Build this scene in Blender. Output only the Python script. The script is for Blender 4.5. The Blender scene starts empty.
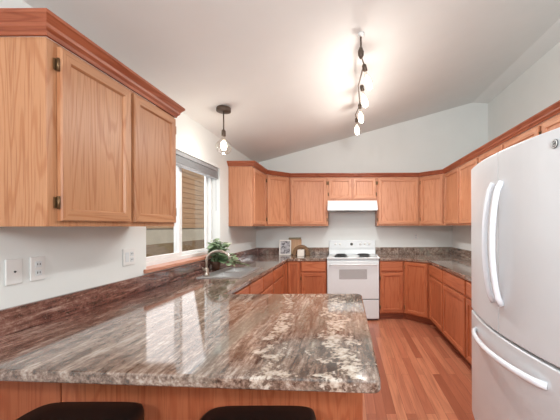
import bpy, bmesh, math, random
from mathutils import Vector, Matrix
random.seed(7)
PI = math.pi
SC = bpy.context.scene
COL = SC.collection


def lin(c):
    c = c / 255.0
    return c / 12.92 if c <= 0.04045 else ((c + 0.055) / 1.055) ** 2.4


def rgb(r, g, b):
    return (lin(r), lin(g), lin(b), 1.0)


# ---------------------------------------------------------------- camera
H = 1.37
F, CX, CY = 309.0, 346.0, 226.0
cd = bpy.data.cameras.new('camera')
cam = bpy.data.objects.new('camera', cd)
COL.objects.link(cam)
cam.location = (0, 0, H)
cam.rotation_euler = (PI / 2, math.radians(0.2), 0)
cd.sensor_fit = 'HORIZONTAL'
cd.sensor_width = 36.0
cd.lens = 36.0 * F / 560.0
cd.shift_x = -(CX - 280.0) / 560.0
cd.shift_y = (CY - 210.0) / 560.0
cd.clip_start = 0.02
SC.camera = cam

# ---------------------------------------------------------------- world, sun, lamps, exposure
wd = bpy.data.worlds.new('sky')
SC.world = wd
wd.use_nodes = True
bgn = wd.node_tree.nodes['Background']
bgn.inputs[0].default_value = (0.90, 0.965, 1.0, 1)
bgn.inputs[1].default_value = 0.36

sd = bpy.data.lights.new('sun', 'SUN')
sd.energy = 2.3
sd.angle = 0.02
sd.color = (1.0, 0.93, 0.82)
sun = bpy.data.objects.new('sun', sd)
COL.objects.link(sun)
sun.location = (6, 6, 10)
sun.rotation_euler = Vector((0.62, 0.10, 1.0)).to_track_quat('Z', 'Y').to_euler()


def area(name, loc, target, sx, sy, power, color):
    d = bpy.data.lights.new(name, 'AREA')
    d.shape = 'RECTANGLE'
    d.size, d.size_y = sx, sy
    d.energy = power
    d.color = color
    o = bpy.data.objects.new(name, d)
    COL.objects.link(o)
    o.location = loc
    o.rotation_euler = (Vector(loc) - Vector(target)).to_track_quat('Z', 'Y').to_euler()
    return o


# the dining room's ceiling lamp behind the camera, and a broad fill light added at the open rear
area('dining_lamp', (-0.95, -1.3, 2.45), (0.2, 3.4, 1.0), 0.2, 0.2, 27, (0.98, 0.99, 1.0))
area('added_rear_fill', (0.3, -2.9, 1.5), (0.2, 3, 1.2), 3.4, 2.2, 10, (0.95, 0.98, 1.0))
# unseen upward fill, added to brighten the ceiling
area('added_ceiling_fill', (0.7, -0.9, 1.9), (0.9, 1.9, 3.2), 0.5, 0.5, 52, (0.94, 0.98, 1.0))
# daylight entering at the kitchen window
area('window_daylight', (-1.72, 2.96, 1.56), (0.5, 2.96, 1.2), 1.3, 0.95, 7, (0.96, 0.98, 1.0))

SC.view_settings.view_transform = 'Standard'
SC.view_settings.look = 'None'
SC.view_settings.exposure = 0.1
SC.view_settings.gamma = 1.0
SC.view_settings.use_curve_mapping = False

# ---------------------------------------------------------------- materials
MATS = {}


class NT:
    def __init__(self, name):
        self.m = bpy.data.materials.new(name)
        self.m.use_nodes = True
        self.t = self.m.node_tree
        self.p = self.t.nodes['Principled BSDF']
        MATS[name] = self.m

    def n(self, kind, **kw):
        x = self.t.nodes.new(kind)
        for k, v in kw.items():
            if k in x.inputs and not hasattr(x, k):
                x.inputs[k].default_value = v
            else:
                setattr(x, k, v)
        return x

    def link(self, a, b):
        self.t.links.new(a, b)

    def ramp(self, src, stops, interp='LINEAR'):
        r = self.n('ShaderNodeValToRGB')
        r.color_ramp.interpolation = interp
        e = r.color_ramp.elements
        while len(e) < len(stops):
            e.new(0.5)
        for el, (pos, c) in zip(e, stops):
            el.position = pos
            el.color = c
        self.link(src, r.inputs[0])
        return r.outputs[0]

    def mix(self, fac, a, b, mode='MIX'):
        x = self.n('ShaderNodeMix', data_type='RGBA', blend_type=mode)
        for s, v in ((0, fac), (6, a), (7, b)):
            if hasattr(v, 'is_output'):
                self.link(v, x.inputs[s])
            else:
                x.inputs[s].default_value = v
        return x.outputs[2]

    def math(self, op, a, b=0.0, c=0.0):
        x = self.n('ShaderNodeMath', operation=op)
        for i, v in enumerate((a, b, c)):
            if hasattr(v, 'is_output'):
                self.link(v, x.inputs[i])
            else:
                x.inputs[i].default_value = v
        return x.outputs[0]

    def noise(self, vec, scale, detail=3.0, rough=0.55, dist=0.0):
        x = self.n('ShaderNodeTexNoise')
        x.inputs['Scale'].default_value = scale
        x.inputs['Detail'].default_value = detail
        x.inputs['Roughness'].default_value = rough
        x.inputs['Distortion'].default_value = dist
        self.link(vec, x.inputs['Vector'])
        return x.outputs['Fac']

    def coords(self, scale=(1, 1, 1), rot=(0, 0, 0), rnd=True):
        tc = self.n('ShaderNodeTexCoord')
        src = tc.outputs['Object']
        if rnd:
            oi = self.n('ShaderNodeObjectInfo')
            k = self.math('MULTIPLY', oi.outputs['Random'], 37.0)
            cx = self.n('ShaderNodeCombineXYZ')
            for i in range(3):
                self.link(k, cx.inputs[i])
            va = self.n('ShaderNodeVectorMath', operation='ADD')
            self.link(src, va.inputs[0])
            self.link(cx.outputs[0], va.inputs[1])
            src = va.outputs[0]
        mp = self.n('ShaderNodeMapping')
        mp.inputs['Scale'].default_value = scale
        mp.inputs['Rotation'].default_value = rot
        self.link(src, mp.inputs['Vector'])
        return mp.outputs[0]

    def base(self, c):
        if hasattr(c, 'is_output'):
            self.link(c, self.p.inputs['Base Color'])
        else:
            self.p.inputs['Base Color'].default_value = c

    def set(self, **kw):
        for k, v in kw.items():
            self.p.inputs[k.replace('_', ' ')].default_value = v

    def bump(self, h, strength=0.2, dist=0.002):
        b = self.n('ShaderNodeBump')
        b.inputs['Strength'].default_value = strength
        b.inputs['Distance'].default_value = dist
        self.link(h, b.inputs['Height'])
        self.link(b.outputs[0], self.p.inputs['Normal'])


def plain(name, c, rough=0.5, metal=0.0, spec=0.5, var=0.03, vs=30.0):
    k = NT(name)
    f = k.noise(k.coords(), vs, 3)
    d = tuple(max(0, x * (1 - var)) for x in c[:3]) + (1,)
    l = tuple(min(1, x * (1 + var)) for x in c[:3]) + (1,)
    k.base(k.ramp(f, [(0.3, d), (0.7, l)]))
    k.set(Roughness=rough, Metallic=metal)
    k.p.inputs['Specular IOR Level'].default_value = spec
    return k.m


def oak(name, light, mid, dark, axis, rough=0.38):
    """straight and cathedral oak grain running along one axis of the object"""
    k = NT(name)
    s = [7.0, 7.0, 7.0]
    s[axis] = 0.8
    v = k.coords(tuple(s))
    n1 = k.noise(v, 1.0, 2.0, 0.45, 0.4)
    rings = k.math('FRACT', k.math('MULTIPLY', n1, 10.0))
    tri = k.math('ABSOLUTE', k.math('SUBTRACT', k.math('MULTIPLY', rings, 2.0), 1.0))
    s2 = [170.0, 170.0, 170.0]
    s2[axis] = 5.0
    pores = k.noise(k.coords(tuple(s2)), 1.0, 2.0)
    col = k.ramp(tri, [(0.0, light), (0.6, light), (0.85, mid), (1.0, [0.9 * a + 0.1 * b for a, b in zip(mid, dark)])])
    big = k.noise(v, 0.35, 1.0)
    col = k.mix(k.ramp(big, [(0.35, (0, 0, 0, 1)), (0.75, (0.45, 0.45, 0.45, 1))]), col, dark)
    pf = k.ramp(pores, [(0.52, (0, 0, 0, 1)), (0.72, (0.55, 0.55, 0.55, 1))])
    col = k.mix(pf, col, dark)
    k.base(col)
    k.set(Roughness=rough)
    k.p.inputs['Specular IOR Level'].default_value = 0.4
    return k.m


OL, OM, OD = rgb(208, 148, 112), rgb(198, 134, 98), rgb(160, 94, 64)
oak_v = oak('oak_vertical', OL, OM, OD, 2)
oak_h = oak('oak_horizontal', OL, OM, OD, 0)
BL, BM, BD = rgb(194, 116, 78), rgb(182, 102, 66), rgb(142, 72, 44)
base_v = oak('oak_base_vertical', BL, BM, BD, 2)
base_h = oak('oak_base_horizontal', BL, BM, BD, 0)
NL, NM, ND = rgb(194, 142, 104), rgb(182, 126, 88), rgb(146, 90, 58)
near_v = oak('oak_golden_vertical', NL, NM, ND, 2)
near_h = oak('oak_golden_horizontal', NL, NM, ND, 0)
crown_m = oak('oak_crown', rgb(172, 98, 68), rgb(154, 82, 54), rgb(118, 58, 38), 1, 0.3)
crown_x = oak('oak_crown_across', rgb(172, 98, 68), rgb(154, 82, 54), rgb(118, 58, 38), 0, 0.3)
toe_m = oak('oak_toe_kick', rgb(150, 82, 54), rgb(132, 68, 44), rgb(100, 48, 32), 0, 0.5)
sill_m = oak('oak_sill', rgb(204, 148, 124), rgb(194, 134, 108), rgb(168, 106, 84), 1, 0.35)

wall_m = plain('wall_paint', rgb(228, 231, 229), 0.75, 0, 0.3, 0.01, 4)
ceil_m = plain('ceiling_paint', rgb(232, 233, 232), 0.85, 0, 0.2, 0.01, 4)
white_en = plain('white_enamel', rgb(224, 229, 231), 0.22, 0, 0.5, 0.01)
fridge_m = plain('white_fridge_enamel', rgb(216, 220, 223), 0.3, 0, 0.5, 0.01, 8)
handle_m = plain('white_handle_plastic', rgb(236, 240, 246), 0.25, 0, 0.5, 0.01)
white_pl = plain('white_plastic', rgb(228, 228, 226), 0.4, 0, 0.5, 0.01)
vinyl = plain('white_vinyl', rgb(236, 237, 236), 0.45, 0, 0.4, 0.01)
grey_pl = plain('grey_gasket', rgb(96, 96, 94), 0.6)
dark_m = plain('dark_slot', rgb(40, 38, 36), 0.6)
bronze = plain('dark_bronze', rgb(92, 78, 68), 0.42, 0.6)
hinge_m = plain('antique_brass', rgb(118, 92, 64), 0.4, 0.7)
nickel = plain('brushed_nickel', rgb(188, 178, 166), 0.28, 0.9)
steel_m = plain('sink_steel', rgb(186, 184, 182), 0.34, 0.75)
coil_m = plain('coil_black', rgb(52, 52, 54), 0.5)
drip_m = plain('drip_pan_chrome', rgb(110, 110, 112), 0.3, 0.8)
leather = plain('black_leather', rgb(34, 26, 24), 0.42, 0, 0.45, 0.15, 60)
stool_leg = plain('black_stool_metal', rgb(32, 30, 30), 0.4, 0.5)
blind_m = plain('blind_aluminium', rgb(158, 162, 166), 0.4, 0.1)
pot_m = plain('brown_pot', rgb(88, 62, 48), 0.6, 0, 0.4, 0.15)
soil_m = plain('soil', rgb(58, 44, 36), 0.9, 0, 0.2, 0.3, 90)
stem_m = plain('plant_stem', rgb(92, 110, 66), 0.6)
candle_m = plain('candle_wax', rgb(240, 232, 222), 0.5)
board_m = oak('board_wood', rgb(214, 176, 142), rgb(200, 160, 124), rgb(170, 130, 96), 2, 0.5)
rim_m = oak('board_olive_wood', rgb(150, 138, 108), rgb(134, 120, 92), rgb(110, 96, 72), 0, 0.5)
arch_m = oak('arch_wood', rgb(150, 116, 84), rgb(130, 98, 70), rgb(100, 74, 52), 0, 0.6)
frame_m = plain('white_frame', rgb(232, 228, 222), 0.5)
concrete = plain('foundation_concrete', rgb(206, 196, 180), 0.9, 0, 0.2, 0.08, 3)
ground_m = plain('ground_soil', rgb(150, 140, 110), 0.95, 0, 0.1, 0.25, 2)
fence_m = oak('fence_wood', rgb(150, 124, 96), rgb(132, 106, 82), rgb(100, 80, 62), 1, 0.8)


def leaf_mat():
    k = NT('leaf_green')
    f = k.noise(k.coords((1, 1, 1)), 9.0, 2)
    k.base(k.ramp(f, [(0.3, rgb(92, 122, 82)), (0.5, rgb(146, 170, 130)), (0.7, rgb(206, 216, 190))]))
    k.set(Roughness=0.45)
    return k.m


leaf_m = leaf_mat()


def siding_mat():
    k = NT('house_siding')
    v = k.coords((1, 1, 6), rnd=False)
    f = k.noise(v, 1.2, 4)
    k.base(k.ramp(f, [(0.3, rgb(184, 146, 112)), (0.7, rgb(202, 166, 132))]))
    k.set(Roughness=0.8)
    return k.m


siding_m = siding_mat()


def photo_mat():
    k = NT('art_print')
    v = k.coords((1, 1, 1), rnd=False)
    f = k.noise(v, 22.0, 2, 0.5, 0.8)
    k.base(k.ramp(f, [(0.38, rgb(92, 88, 92)), (0.46, rgb(150, 146, 150)), (0.6, rgb(186, 182, 186))]))
    k.set(Roughness=0.5)
    return k.m


print_m = photo_mat()


def floor_mat():
    k = NT('oak_floor')
    v = k.coords((1, 1, 1), (0, 0, PI / 2), rnd=False)
    b = k.n('ShaderNodeTexBrick')
    b.offset = 0.37
    b.offset_frequency = 2
    b.inputs['Color1'].default_value = (0, 0, 0, 1)
    b.inputs['Color2'].default_value = (1, 1, 1, 1)
    b.inputs['Mortar'].default_value = (0.5, 0.5, 0.5, 1)
    b.inputs['Scale'].default_value = 1.0
    b.inputs['Mortar Size'].default_value = 0.0012
    b.inputs['Mortar Smooth'].default_value = 0.2
    b.inputs['Brick Width'].default_value = 0.95
    b.inputs['Row Height'].default_value = 0.072
    k.link(v, b.inputs['Vector'])
    plank = k.ramp(b.outputs['Color'], [(0.0, rgb(156, 90, 66)), (0.35, rgb(184, 113, 85)),
                                        (0.7, rgb(200, 127, 97)), (1.0, rgb(212, 144, 110))])
    va = k.n('ShaderNodeVectorMath', operation='MULTIPLY_ADD')
    k.link(b.outputs['Color'], va.inputs[0])
    va.inputs[1].default_value = (7, 7, 7)
    tc = k.n('ShaderNodeTexCoord')
    k.link(tc.outputs['Object'], va.inputs[2])
    mp = k.n('ShaderNodeMapping')
    mp.inputs['Scale'].default_value = (26, 1.6, 1)
    k.link(va.outputs[0], mp.inputs['Vector'])
    g = k.noise(mp.outputs[0], 1.0, 3, 0.6, 0.8)
    gf = k.ramp(g, [(0.42, (0, 0, 0, 1)), (0.7, (0.5, 0.5, 0.5, 1))])
    col = k.mix(gf, plank, rgb(140, 78, 56))
    col = k.mix(k.math('MULTIPLY', b.outputs['Fac'], 0.6), col, rgb(84, 46, 34))
    k.base(col)
    k.set(Roughness=0.3)
    k.p.inputs['Specular IOR Level'].default_value = 0.45
    return k.m


floor_m = floor_mat()


def granite_mat():
    k = NT('granite')
    tc = k.n('ShaderNodeTexCoord')
    obj = tc.outputs['Object']

    def mp(scale, rot=(0, 0, 0)):
        m = k.n('ShaderNodeMapping')
        m.inputs['Scale'].default_value = scale
        m.inputs['Rotation'].default_value = rot
        k.link(obj, m.inputs['Vector'])
        return m.outputs[0]
    rz = math.radians(-8)
    streak = k.noise(mp((14, 1.4, 14), (0, 0, rz)), 1.0, 6, 0.62, 0.5)
    fine = k.noise(mp((38, 5, 38), (0, 0, rz)), 1.0, 5, 0.65, 0.3)
    grain = k.noise(obj, 150.0, 3, 0.7)
    speck = k.n('ShaderNodeTexVoronoi')
    speck.inputs['Scale'].default_value = 95.0
    k.link(obj, speck.inputs['Vector'])
    hair = k.noise(mp((95, 9, 95), (0, 0, rz)), 1.0, 4, 0.6)
    iso = k.noise(mp((1, 0.55, 1), (0, 0, rz)), 55.0, 6, 0.72)
    s = k.math('ADD', k.math('ADD', k.math('MULTIPLY', streak, 0.30), k.math('MULTIPLY', fine, 0.22)), k.math('ADD', k.math('MULTIPLY', iso, 0.24), k.math('MULTIPLY', hair, 0.24)))
    grey = k.ramp(s, [(0.41, rgb(56, 44, 38)), (0.465, rgb(108, 89, 77)), (0.52, rgb(150, 130, 116)),
                      (0.58, rgb(188, 178, 166))])
    red = k.ramp(s, [(0.41, rgb(46, 32, 30)), (0.47, rgb(92, 56, 50)), (0.53, rgb(128, 88, 78)),
                     (0.60, rgb(178, 152, 140))])
    sx = k.n('ShaderNodeSeparateXYZ')
    k.link(obj, sx.inputs[0])
    X, Y = sx.outputs[0], sx.outputs[1]
    wob = k.noise(mp((1, 1, 1)), 2.6, 4, 0.6)
    w = k.math('SUBTRACT', wob, 0.5)
    xr = k.math('ADD', X, k.math('MULTIPLY', w, 0.45))
    rf = k.ramp(k.math('MULTIPLY_ADD', xr, 1.0, 1.5), [(0.06, (1, 1, 1, 1)), (0.5, (0.08, 0.08, 0.08, 1)),
                                                      (0.9, (0.1, 0.1, 0.1, 1))])
    col = k.mix(rf, grey, red)
    # green grey mineral bands
    gb = k.noise(mp((5, 0.9, 5), (0, 0, rz)), 1.0, 3)
    gfac = k.ramp(gb, [(0.56, (0, 0, 0, 1)), (0.68, (0.6, 0.6, 0.6, 1))])
    col = k.mix(gfac, col, rgb(128, 128, 116))
    # cream quartz patches lying in two wandering veins
    xa = k.math('ADD', X, k.math('MULTIPLY', w, 0.2))

    def vein(c0, slope, wd_):
        c = k.math('ADD', k.math('MULTIPLY', k.math('SUBTRACT', Y, 0.9), slope), c0)
        d = k.math('ABSOLUTE', k.math('SUBTRACT', xa, c))
        return k.math('SUBTRACT', 1.0, k.math('DIVIDE', d, wd_))
    v1 = vein(-0.235, -0.12, 0.075)
    v2 = vein(-0.02, -0.05, 0.115)
    vm = k.math('MAXIMUM', v1, v2)
    blob = k.math('ADD', k.math('MULTIPLY', k.noise(obj, 12.0, 3, 0.6, 0.3), 0.72), k.math('MULTIPLY', k.noise(obj, 60.0, 4, 0.7), 0.28))
    pf = k.math('ADD', k.math('MULTIPLY', vm, 0.17), blob)
    pm = k.ramp(pf, [(0.60, (0, 0, 0, 1)), (0.65, (0.9, 0.9, 0.9, 1))])
    rimf = k.ramp(pf, [(0.54, (0, 0, 0, 1)), (0.595, (0.6, 0.6, 0.6, 1)), (0.62, (0, 0, 0, 1))])
    col = k.mix(rimf, col, rgb(70, 54, 44))
    cream = k.ramp(k.noise(obj, 46.0, 3), [(0.36, rgb(96, 78, 66)), (0.47, rgb(190, 174, 158)), (0.7, rgb(226, 218, 206))])
    col = k.mix(pm, col, cream)
    # salt and pepper crystals
    df = k.ramp(speck.outputs['Distance'], [(0.12, (0.5, 0.5, 0.5, 1)), (0.3, (0, 0, 0, 1))])
    sel = k.ramp(grain, [(0.5, (0, 0, 0, 1)), (0.6, (1, 1, 1, 1))])
    col = k.mix(k.math('MULTIPLY', df, sel), col, rgb(60, 50, 46))
    lf = k.ramp(grain, [(0.28, (0.42, 0.42, 0.42, 1)), (0.42, (0, 0, 0, 1))])
    col = k.mix(lf, col, rgb(206, 196, 184))
    k.base(col)
    k.set(Roughness=0.07, IOR=2.05)
    return k.m


granite = granite_mat()


def glass_mat(name, fac, tint=(1, 1, 1, 1), rough=0.0):
    k = NT(name)
    t = k.t
    tr = k.n('ShaderNodeBsdfTransparent')
    tr.inputs[0].default_value = tint
    gl = k.n('ShaderNodeBsdfGlossy')
    gl.inputs['Roughness'].default_value = rough
    ms = k.n('ShaderNodeMixShader')
    lw = k.n('ShaderNodeLayerWeight')
    lw.inputs[0].default_value = 0.25
    f = k.math('MULTIPLY_ADD', lw.outputs['Facing'], fac * 2, fac * 0.4)
    k.link(f, ms.inputs[0])
    k.link(tr.outputs[0], ms.inputs[1])
    k.link(gl.outputs[0], ms.inputs[2])
    k.link(ms.outputs[0], t.nodes['Material Output'].inputs['Surface'])
    return k.m


pane_m = glass_mat('window_glass', 0.06)
bulb_m = glass_mat('bulb_glass', 0.22, (0.97, 0.95, 0.92, 1))
screen_m = glass_mat('oven_glass', 0.05)


def emit(name, c, s):
    k = NT(name)
    k.base((0.8, 0.8, 0.8, 1))
    k.p.inputs['Emission Color'].default_value = c
    k.p.inputs['Emission Strength'].default_value = s
    return k.m


glow_m = emit('bulb_glow', (1.0, 0.86, 0.68, 1), 7.0)


def oven_window_mat():
    k = NT('oven_window_dots')
    v = k.coords((1, 1, 1), rnd=False)
    ck = k.n('ShaderNodeTexChecker')
    ck.inputs['Scale'].default_value = 160.0
    ck.inputs['Color1'].default_value = rgb(198, 198, 198)
    ck.inputs['Color2'].default_value = rgb(150, 150, 150)
    k.link(v, ck.inputs['Vector'])
    k.base(ck.outputs['Color'])
    k.set(Roughness=0.25)
    return k.m


oven_win_m = oven_window_mat()


# ---------------------------------------------------------------- mesh builder
class MB:
    def __init__(self):
        self.v, self.f, self.m, self.s = [], [], [], []

    def add(self, vs, fs, mi=0, smooth=False):
        o = len(self.v)
        self.v += [tuple(p) for p in vs]
        for f in fs:
            self.f.append([i + o for i in f])
            self.m.append(mi)
            self.s.append(smooth)
        return self

    def box(self, x0, x1, y0, y1, z0, z1, mi=0):
        vs = [(x, y, z) for z in (z0, z1) for y in (y0, y1) for x in (x0, x1)]
        return self.add(vs, [(0, 2, 3, 1), (4, 5, 7, 6), (0, 1, 5, 4), (2, 6, 7, 3), (0, 4, 6, 2), (1, 3, 7, 5)], mi)

    def prism(self, poly, z0, z1, axes='xyz', mi=0):
        """extrude a 2-d outline; axes 'xyz': outline in xy, extruded along z; 'xzy': outline in xz, extruded along y"""
        n = len(poly)
        a = sum(poly[i][0] * poly[(i + 1) % n][1] - poly[(i + 1) % n][0] * poly[i][1] for i in range(n))
        if a < 0:
            poly = poly[::-1]
        vs = []
        for z in (z0, z1):
            for (p, q) in poly:
                if axes == 'xyz':
                    vs.append((p, q, z))
                elif axes == 'xzy':
                    vs.append((p, z, q))
                else:
                    vs.append((z, p, q))
        fs = [list(range(n))[::-1], list(range(n, 2 * n))]
        fs += [(i, (i + 1) % n, (i + 1) % n + n, i + n) for i in range(n)]
        if axes == 'xzy':
            fs = [list(f)[::-1] for f in fs]
        return self.add(vs, fs, mi)

    def lathe(self, prof, c=(0, 0, 0), seg=20, axis='z', mi=0, smooth=True, cap=True):
        vs, fs = [], []
        for (r, h) in prof:
            for i in range(seg):
                a = 2 * PI * i / seg
                p = (r * math.cos(a), r * math.sin(a), h)
                if axis == 'y':
                    p = (p[0], -p[2], p[1])
                elif axis == 'x':
                    p = (p[2], p[0], p[1])
                vs.append((c[0] + p[0], c[1] + p[1], c[2] + p[2]))
        for j in range(len(prof) - 1):
            for i in range(seg):
                k = (i + 1) % seg
                fs.append((j * seg + i, j * seg + k, (j + 1) * seg + k, (j + 1) * seg + i))
        if cap:
            fs.append(list(range(seg))[::-1])
            fs.append([(len(prof) - 1) * seg + i for i in range(seg)])
        return self.add(vs, fs, mi, smooth)

    def tube(self, path, r, seg=10, mi=0, closed=False, flat=1.0):
        P = [Vector(p) for p in path]
        n = len(P)
        vs, fs = [], []
        up = Vector((0, 0, 1))
        prev = None
        for i in range(n):
            if closed:
                t = (P[(i + 1) % n] - P[i - 1]).normalized()
            else:
                t = (P[min(i + 1, n - 1)] - P[max(i - 1, 0)]).normalized()
            if prev is None:
                u = t.cross(up)
                if u.length < 1e-3:
                    u = t.cross(Vector((0, 1, 0)))
                u.normalize()
            else:
                u = (prev - t * prev.dot(t)).normalized()
            prev = u
            w = t.cross(u)
            rr = r[i] if isinstance(r, (list, tuple)) else r
            for k in range(seg):
                a = 2 * PI * k / seg
                vs.append(P[i] + u * (rr * math.cos(a)) + w * (rr * flat * math.sin(a)))
        m = n if closed else n - 1
        for i in range(m):
            j = (i + 1) % n
            for k in range(seg):
                q = (k + 1) % seg
                fs.append((i * seg + k, i * seg + q, j * seg + q, j * seg + k))
        if not closed:
            fs.append(list(range(seg))[::-1])
            fs.append([(n - 1) * seg + k for k in range(seg)])
        return self.add(vs, fs, mi, True)

    def build(self, name, mats, parent=None, bevel=0.0, seg=2, angle=40):
        me = bpy.data.meshes.new(name)
        me.from_pydata(self.v, [], self.f)
        for m in (mats if isinstance(mats, (list, tuple)) else [mats]):
            me.materials.append(m)
        for p, mi, s in zip(me.polygons, self.m, self.s):
            p.material_index = mi
            p.use_smooth = s
        bm = bmesh.new()
        bm.from_mesh(me)
        bmesh.ops.recalc_face_normals(bm, faces=bm.faces)
        bm.to_mesh(me)
        bm.free()
        o = bpy.data.objects.new(name, me)
        COL.objects.link(o)
        if parent:
            o.parent = parent
        if bevel:
            b = o.modifiers.new('bevel', 'BEVEL')
            b.width = bevel
            b.segments = seg
            b.limit_method = 'ANGLE'
            b.angle_limit = math.radians(angle)
        return o


def thing(name, label, cat, loc=(0, 0, 0), rz=0.0, group=None):
    o = bpy.data.objects.new(name, None)
    o.empty_display_size = 0.1
    COL.objects.link(o)
    o.location = loc
    o.rotation_euler = (0, 0, rz)
    return tag(o, label, cat, group)


def tag(o, label, cat, group=None):
    o['label'] = label
    o['category'] = cat
    if group:
        o['group'] = group
    return o


def struct(o):
    o['kind'] = 'structure'
    return o


def dup(root, loc, rz, label, group=None):
    r = root.copy()
    COL.objects.link(r)
    r.location = loc
    r.rotation_euler = (0, 0, rz)
    r['label'] = label
    if group:
        r['group'] = group
    for ch in list(root.children):
        c = ch.copy()
        COL.objects.link(c)
        c.parent = r
        for g in ch.children:
            d = g.copy()
            COL.objects.link(d)
            d.parent = c
    return r


# ---------------------------------------------------------------- the room
XL, XR, YB, YF = -1.48, 1.75, 5.10, -3.0
XH = 2.35                                  # upper wall above the ledge on the right
SL = 0.277


def ceil_z(x):
    return 2.41 + SL * (x - XL)


WY0, WY1, WZ0, WZ1 = 2.287, 3.63, 1.05, 2.05
struct(MB().box(-1.66, 2.5, YF, YB + 0.12, -0.06, 0.0).build('floor', floor_m))
wl = MB()
# one wall with the window opening: outline ring in the yz plane, swept through the wall thickness
out = [(YF, 0.0), (YB + 0.12, 0.0), (YB + 0.12, ceil_z(XL)), (YF, ceil_z(XL))]
inn = [(WY0, WZ0), (WY1, WZ0), (WY1, WZ1), (WY0, WZ1)]
vs = [(XL, a, b) for a, b in out + inn] + [(XL - 0.16, a, b) for a, b in out + inn]
fs = []
for i in range(4):
    j = (i + 1) % 4
    fs += [(i, j, 4 + j, 4 + i), (8 + j, 8 + i, 12 + i, 12 + j), (i, 8 + i, 8 + j, j), (4 + j, 12 + j, 12 + i, 4 + i)]
wl.add(vs, fs)
struct(wl.build('wall_left', wall_m))
struct(MB().prism([(XL, 0), (XH + 0.1, 0), (XH + 0.1, 3.38), (XH, 3.385), (2.1, ceil_z(2.1)), (XL, 2.41)],
                  YB, YB + 0.12, 'xzy').build('wall_back', wall_m))
struct(MB().box(XR, XH, YF, YB, 0.0, 2.12).build('wall_right', wall_m))
struct(MB().box(XH, XH + 0.1, YF, YB, 0.0, 3.385).build('wall_right_upper', wall_m))
struct(MB().prism([(XL - 0.16, 2.41 - SL * 0.16), (XL, 2.41), (2.1, ceil_z(2.1)), (XH, 3.385), (XH + 0.1, 3.385), (XH + 0.1, 3.6),
                   (2.1, ceil_z(2.1) + 0.2), (XL - 0.16, 2.6)], YF, YB + 0.12, 'xzy').build('ceiling', ceil_m))

# window on the left wall
win = thing('window_1', 'white sliding window in the left wall above the sink', 'window', (XL - 0.13, (WY0 + WY1) / 2, WZ0))
struct(win)
del win['label'], win['category']
hw = (WY1 - WY0) / 2
hh = WZ1 - WZ0


def ring(o, i, x0, x1):
    """rectangular frame in the yz plane"""
    m = MB()
    a = [(o[0], o[2]), (o[1], o[2]), (o[1], o[3]), (o[0], o[3])]
    b = [(i[0], i[2]), (i[1], i[2]), (i[1], i[3]), (i[0], i[3])]
    v = [(x1, p, q) for p, q in a + b] + [(x0, p, q) for p, q in a + b]
    f = []
    for k in range(4):
        j = (k + 1) % 4
        f += [(k, j, 4 + j, 4 + k), (8 + j, 8 + k, 12 + k, 12 + j), (k, 8 + k, 8 + j, j), (4 + j, 12 + j, 12 + k, 4 + k)]
    return m.add(v, f)


o = ring((-hw, hw, 0, hh), (-hw + 0.03, hw - 0.03, 0.04, hh - 0.03), -0.03, 0.035).build('window_frame', vinyl, win, 0.004)
s1 = ring((-hw + 0.031, 0.03, 0.041, hh - 0.031), (-hw + 0.07, -0.02, 0.075, hh - 0.07), -0.003, 0.025).build('sliding_sash', vinyl, win, 0.003)
MB().box(0.008, 0.012, -hw + 0.07, -0.02, 0.075, hh - 0.07).build('pane', pane_m, s1)
s2 = ring((-0.02, hw - 0.031, 0.041, hh - 0.031), (0.03, hw - 0.055, 0.07, hh - 0.055), -0.03, -0.004).build('fixed_sash', vinyl, win, 0.003)
MB().box(-0.019, -0.015, 0.03, hw - 0.055, 0.07, hh - 0.055).build('pane', pane_m, s2)
struct(MB().box(XL - 0.095, XL + 0.022, WY0 - 0.03, WY1 + 0.03, 1.026, 1.056).build('window_sill', sill_m, None, 0.004))
bpy.data.objects['window_sill'].name = 'trim_1'

# raised blind in the window head
bl = thing('window_blind', 'raised silver venetian blind at the top of the sink window', 'blind', (XL - 0.04, (WY0 + WY1) / 2, WZ1))
MB().box(-0.028, 0.028, -hw + 0.01, hw - 0.01, -0.04, -0.002).build('head_rail', blind_m, bl, 0.003)
for k in range(7):
    MB().box(-0.025, 0.025, -hw + 0.015, hw - 0.015, -0.052 - k * 0.009, -0.046 - k * 0.009).build('slat', blind_m, bl)
MB().box(-0.027, 0.027, -hw + 0.012, hw - 0.012, -0.128, -0.110).build('bottom_rail', blind_m, bl, 0.003)
MB().tube([(0.031, hw - 0.09, -0.03), (0.033, hw - 0.09, -0.5)], 0.0022, 6).build('pull_cord', blind_m, bl)

# outdoors beyond the window
gr = struct(MB().box(-16, -1.66, -6, 22, -0.4, -0.3).build('ground', ground_m))
nh = thing('neighbour_house', 'tan lap sided house seen through the sink window', 'house', (-5.4, 9.5, -0.3))
prof = [(-0.4, 1.62)]
z = 1.62
while z < 5.4:
    prof += [(0.014, z), (0.0, z + 0.17)]
    z += 0.17
prof += [(-0.4, z)]
MB().prism(prof, -9.5, 10.5, 'xzy').build('siding', siding_m, nh)
MB().box(-0.38, -0.01, -9.5, 10.5, 0.0, 1.62).build('foundation', concrete, nh)
fn = thing('wooden_fence', 'low weathered wooden fence outside the sink window', 'fence', (-3.6, 9.0, -0.3))
for k in range(4):
    MB().box(-0.012, 0.012, -6.5, 8, 0.2 + 0.29 * k, 0.47 + 0.29 * k).build('board', fence_m, fn)
for k in range(8):
    MB().box(-0.1, -0.0125, -6.4 + 2 * k, -6.3 + 2 * k, 0, 1.32).build('post', fence_m, fn)

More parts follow.
